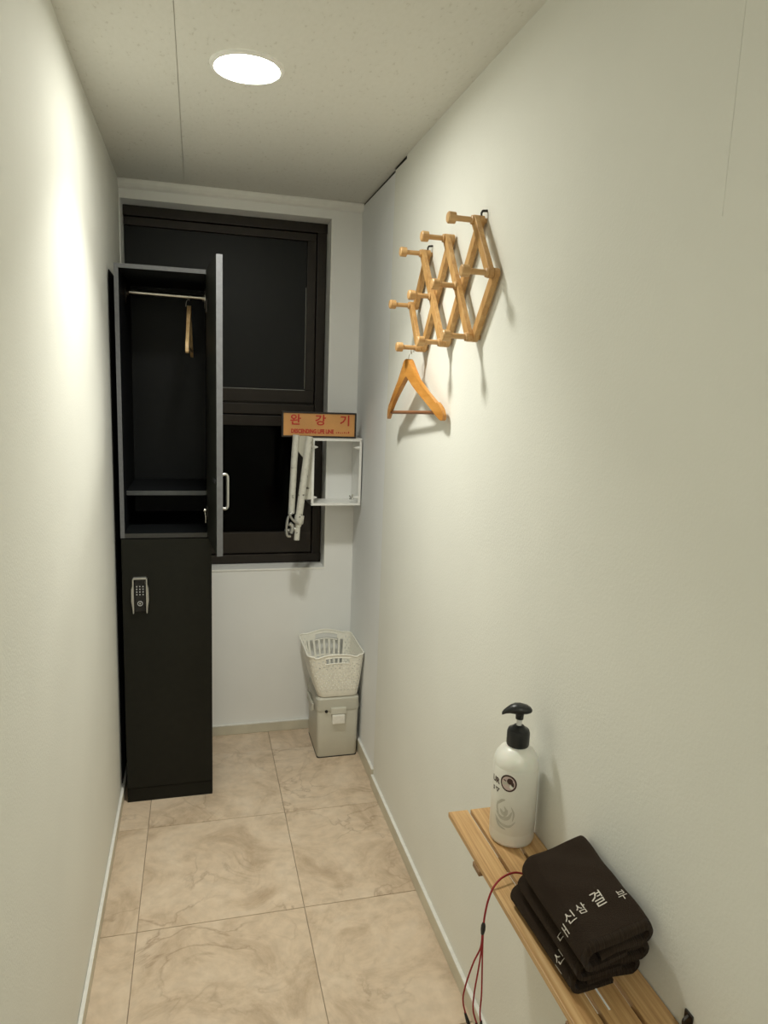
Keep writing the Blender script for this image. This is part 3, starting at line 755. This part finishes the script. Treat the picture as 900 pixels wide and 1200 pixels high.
# faint grey leaf-and-swirl print
bm = bmesh.new()
def stroke(pts, wd):
    pts = smoothpath([(a, b, 0) for a, b in pts], 6); L = []
    for i, p in enumerate(pts):
        t = (pts[min(i+1, len(pts)-1)]-pts[max(i-1, 0)]).normalized(); n = Vector((-t.y, t.x, 0)); k = math.sin(math.pi*(i+.6)/(len(pts)+.2))
        L.append((bm.verts.new(p+n*wd*k), bm.verts.new(p-n*wd*k)))
    for a, b in zip(L, L[1:]): bm.faces.new((a[0], b[0], b[1], a[1]))
stroke([(-.020,.018),(-.010,.030),(-.002,.034)], .0027); stroke([(-.022,.004),(-.008,-.006),(.006,-.002),(.012,.012)], .0037)
stroke([(-.024,-.006),(-.010,-.018),(.008,-.020),(.020,-.008)], .0027); stroke([(-.012,.012),(-.004,.004),(.004,.014)], .0037)
stroke([(-.022,-.012),(-.012,-.024),(.002,-.028)], .0023); stroke([(.010,.022),(.016,.008),(.014,-.008)], .0017); stroke([(-.004,.02),(.002,.008),(-.004,-.004)], .0027)
stroke([(-.018,.026),(-.020,.012),(-.014,-.002)], .0020)
mesh_obj('leaf_print', wrap(bm, AV-.30, .068, 0, .0010), M['print_grey'], bt)

# ------------------------------------------------------------------ towels
def fold_path(w_, h_, th):
    """2-D centre line of a towel folded over itself, seen from its near end (u right, v up)"""
    r0 = (h_-th)/2
    P = []
    z0, z1 = th/2, h_-th/2; zm = h_*.50
    P.append((w_*.62, z0+.001)); P.append((w_*.35, z0))
    P.append((r0+.004, z0))
    for k in range(1, 8):
        a = math.radians(270-180*k/8); P.append((th/2+r0+r0*math.cos(a), h_/2+r0*math.sin(a)))
    P.append((r0+.006, z1)); P.append((w_*.35, z1+.0005)); P.append((w_*.7, z1))
    r1 = (z1-zm*.62)/2; zc = (z1+zm*.62)/2
    for k in range(0, 9):
        a = math.radians(90-180*k/8); P.append((w_-th/2-r1+r1*math.cos(a), zc+r1*math.sin(a)))
    P.append((w_*.7, zm*.80)); P.append((w_*.45, zm*.98)); P.append((w_*.24, zm*.80))
    return P
def towel(z, corners, label, name='towel', th=.0085, h_=.041, text=None, text_v=.80, seed=1):
    """corners: near-left, near-right, far-right, far-left (x,y) on the table plane"""
    nl, nr, fr_, fl_ = [Vector(c) for c in corners]
    rnd = random.Random(seed)
    ctr = (nl+nr+fr_+fl_)/4
    t = thing(name, label, 'towel', (ctr.x, ctr.y, z), 'stacked towels')
    w0 = (nr-nl).length
    path = [Vector((a, b, 0)) for a, b in fold_path(w0, h_, th)]
    path = smoothpath([(p.x, p.y, 0) for p in path], 3)
    N = 26
    ph = rnd.uniform(0, 6)
    def mp(u, v, s):
        a = nl+(nr-nl)*(u/w0); b = fl_+(fr_-fl_)*(u/w0); q = a+(b-a)*s
        e = max(0, 1-s/.03)**2+max(0, 1-(1-s)/.03)**2
        sag = 1-.10*e
        top = v/h_
        wob = .0016*math.sin(7*s+ph+u*40)*top+.0010*math.sin(19*s+u*70+ph)*top
        return Vector((q.x, q.y, z+v*sag+wob*(1 if top > .5 else .3)))
    def ribbon(bm, s0, s1, n, thk, ext=0):
        secs = []
        for k in range(n+1):
            s = s0+(s1-s0)*k/n; outer = []; inner = []
            for i, p in enumerate(path):
                tg = (path[min(i+1, len(path)-1)]-path[max(i-1, 0)]).normalized(); nn = Vector((-tg.y, tg.x, 0))
                tk = thk/2
                a_ = p+nn*tk; b_ = p-nn*tk
                outer.append(bm.verts.new(mp(a_.x, max(a_.y, .0002), s))); inner.append(bm.verts.new(mp(b_.x, max(b_.y, .0002), s)))
            secs.append(outer+inner[::-1])
        m_ = len(secs[0])
        for a, b in zip(secs, secs[1:]):
            for k in range(m_): bm.faces.new((a[k], a[(k+1) % m_], b[(k+1) % m_], b[k]))
        half = m_//2
        for sc in (secs[0], secs[-1]):
            for i in range(half-1): bm.faces.new((sc[i], sc[i+1], sc[m_-2-i], sc[m_-1-i]))
        return bm
    o = mesh_obj('terry_cloth', ribbon(bmesh.new(), .045, .99, N, th), M['towel'], t, 70)
    o = mesh_obj('hem', ribbon(bmesh.new(), -.004, .045, 3, th*.9), M['hem'], t, 70)
    if text:
        for (sy, body, sx0, vv, size) in text:
            bm = text_mesh(body, size, 0, .0000, 2)
            bmesh.ops.subdivide_edges(bm, edges=bm.edges[:], cuts=1)
            def f(a, b, c, sx0=sx0, vv=vv):
                # position along the outline measured from the top-left shoulder
                s = vv + b/ (fl_-nl).length
                u = sx0+a
                r = h_/2
                if u >= r: uu, v = u, h_
                else:
                    al = (r-u)/r
                    uu, v = r-r*math.sin(min(al, 2.6)), r+r*math.cos(min(al, 2.6))
                p_ = mp(uu, v, s); p_.z += .0014*(max(0, v-r)/r); p_.x -= .0012*(1-max(0, (v-r)/r))
                return p_
            mesh_obj('lettering', map_verts(bm, f), M['thread'], t)
    return t
Z1t = ZS+.0005; hT = .0418
tw1 = towel(Z1t, [(.530,.806), (.656,.818), (.661,1.010), (.523,1.003)], 'dark brown folded towel at the bottom of the stack on the shelf', seed=3, h_=.041, text=[(0, '신', .000, .19, .021), (0, 'ㅣ', -.014, .155, .021)])
tw2 = towel(Z1t+hT, [(.524,.785), (.655,.800), (.660,.995), (.523,.980)], 'dark brown folded towel in the middle of the stack on the shelf', seed=5, h_=.040, text=[(0, 'ㅁ', .002, .27, .020)])
tw3 = towel(Z1t+hT*2-.001, [(.516,.757), (.648,.787), (.659,1.000), (.517,.957)], 'dark brown folded towel on top of the stack, white Korean lettering across it', seed=8, h_=.042,
            text=[(0, 'ㅐ', -.006, .258, .022), (0, '신', .011, .292, .022), (0, '삼', .036, .315, .022), (0, '결', .071, .325, .028), (0, '부', .112, .270, .021)])
tgg = mesh_obj('care_tag', B(.575, .578, .772, .815, ZS+.0008, ZS+.0016), M['white_metal'], tw1); tgg['label'] = 'thin white care tag under the towel'

# ------------------------------------------------------------------ red cord
cd = thing('cord', 'thin red cord with black ends dangling over the shelf edge', 'cord', (.5, 1.04, .4))
main = smoothpath([(.612,1.052,ZS+.0035),(.588,1.060,ZS+.0060),(.560,1.062,ZS+.014),(.532,1.055,ZS+.013),(.512,1.046,ZS+.0035),(.502,1.043,ZS-.018),(.4975,1.043,ZS-.045),(.496,1.043,ZS-.066)], 8)
mesh_obj('cord_line', tube(bmesh.new(), main, .0019, 8), M['cord'], cd, 60)
mesh_obj('slider', tube(bmesh.new(), [(.496,1.043,ZS-.062),(.4958,1.043,ZS-.068),(.4955,1.043,ZS-.077),(.495,1.043,ZS-.086)], [.002,.0042,.0045,.003], 10), M['black_plastic'], cd, 60)
def strand(p, r=.0016):
    return mesh_obj('cord_line', tube(bmesh.new(), smoothpath(p, 8), r, 8), M['cord'], cd, 60)
z_ = ZS
strand([(.4945,1.043,z_-.084),(.4935,1.044,z_-.115),(.484,1.050,z_-.15),(.4745,1.056,z_-.20),(.472,1.058,z_-.235),(.479,1.052,z_-.268)])
strand([(.4955,1.043,z_-.084),(.4945,1.042,z_-.12),(.491,1.042,z_-.16),(.487,1.044,z_-.21),(.487,1.043,z_-.245),(.495,1.038,z_-.275),(.498,1.036,z_-.30)])
strand([(.4958,1.042,z_-.084),(.4965,1.041,z_-.12),(.4975,1.039,z_-.16),(.499,1.038,z_-.21),(.498,1.037,z_-.245),(.501,1.035,z_-.275),(.500,1.034,z_-.30)])
for a, b in [((.476,1.0545,z_-.258),(.486,1.047,z_-.290)), ((.493,1.039,z_-.268),(.497,1.037,z_-.292)), ((.5005,1.035,z_-.262),(.5015,1.034,z_-.292))]:
    mesh_obj('tip', tube(bmesh.new(), [a, ((a[0]+b[0])/2, (a[1]+b[1])/2, (a[2]+b[2])/2), b], [.0022,.0036,.0030], 8), M['black_plastic'], cd, 60)
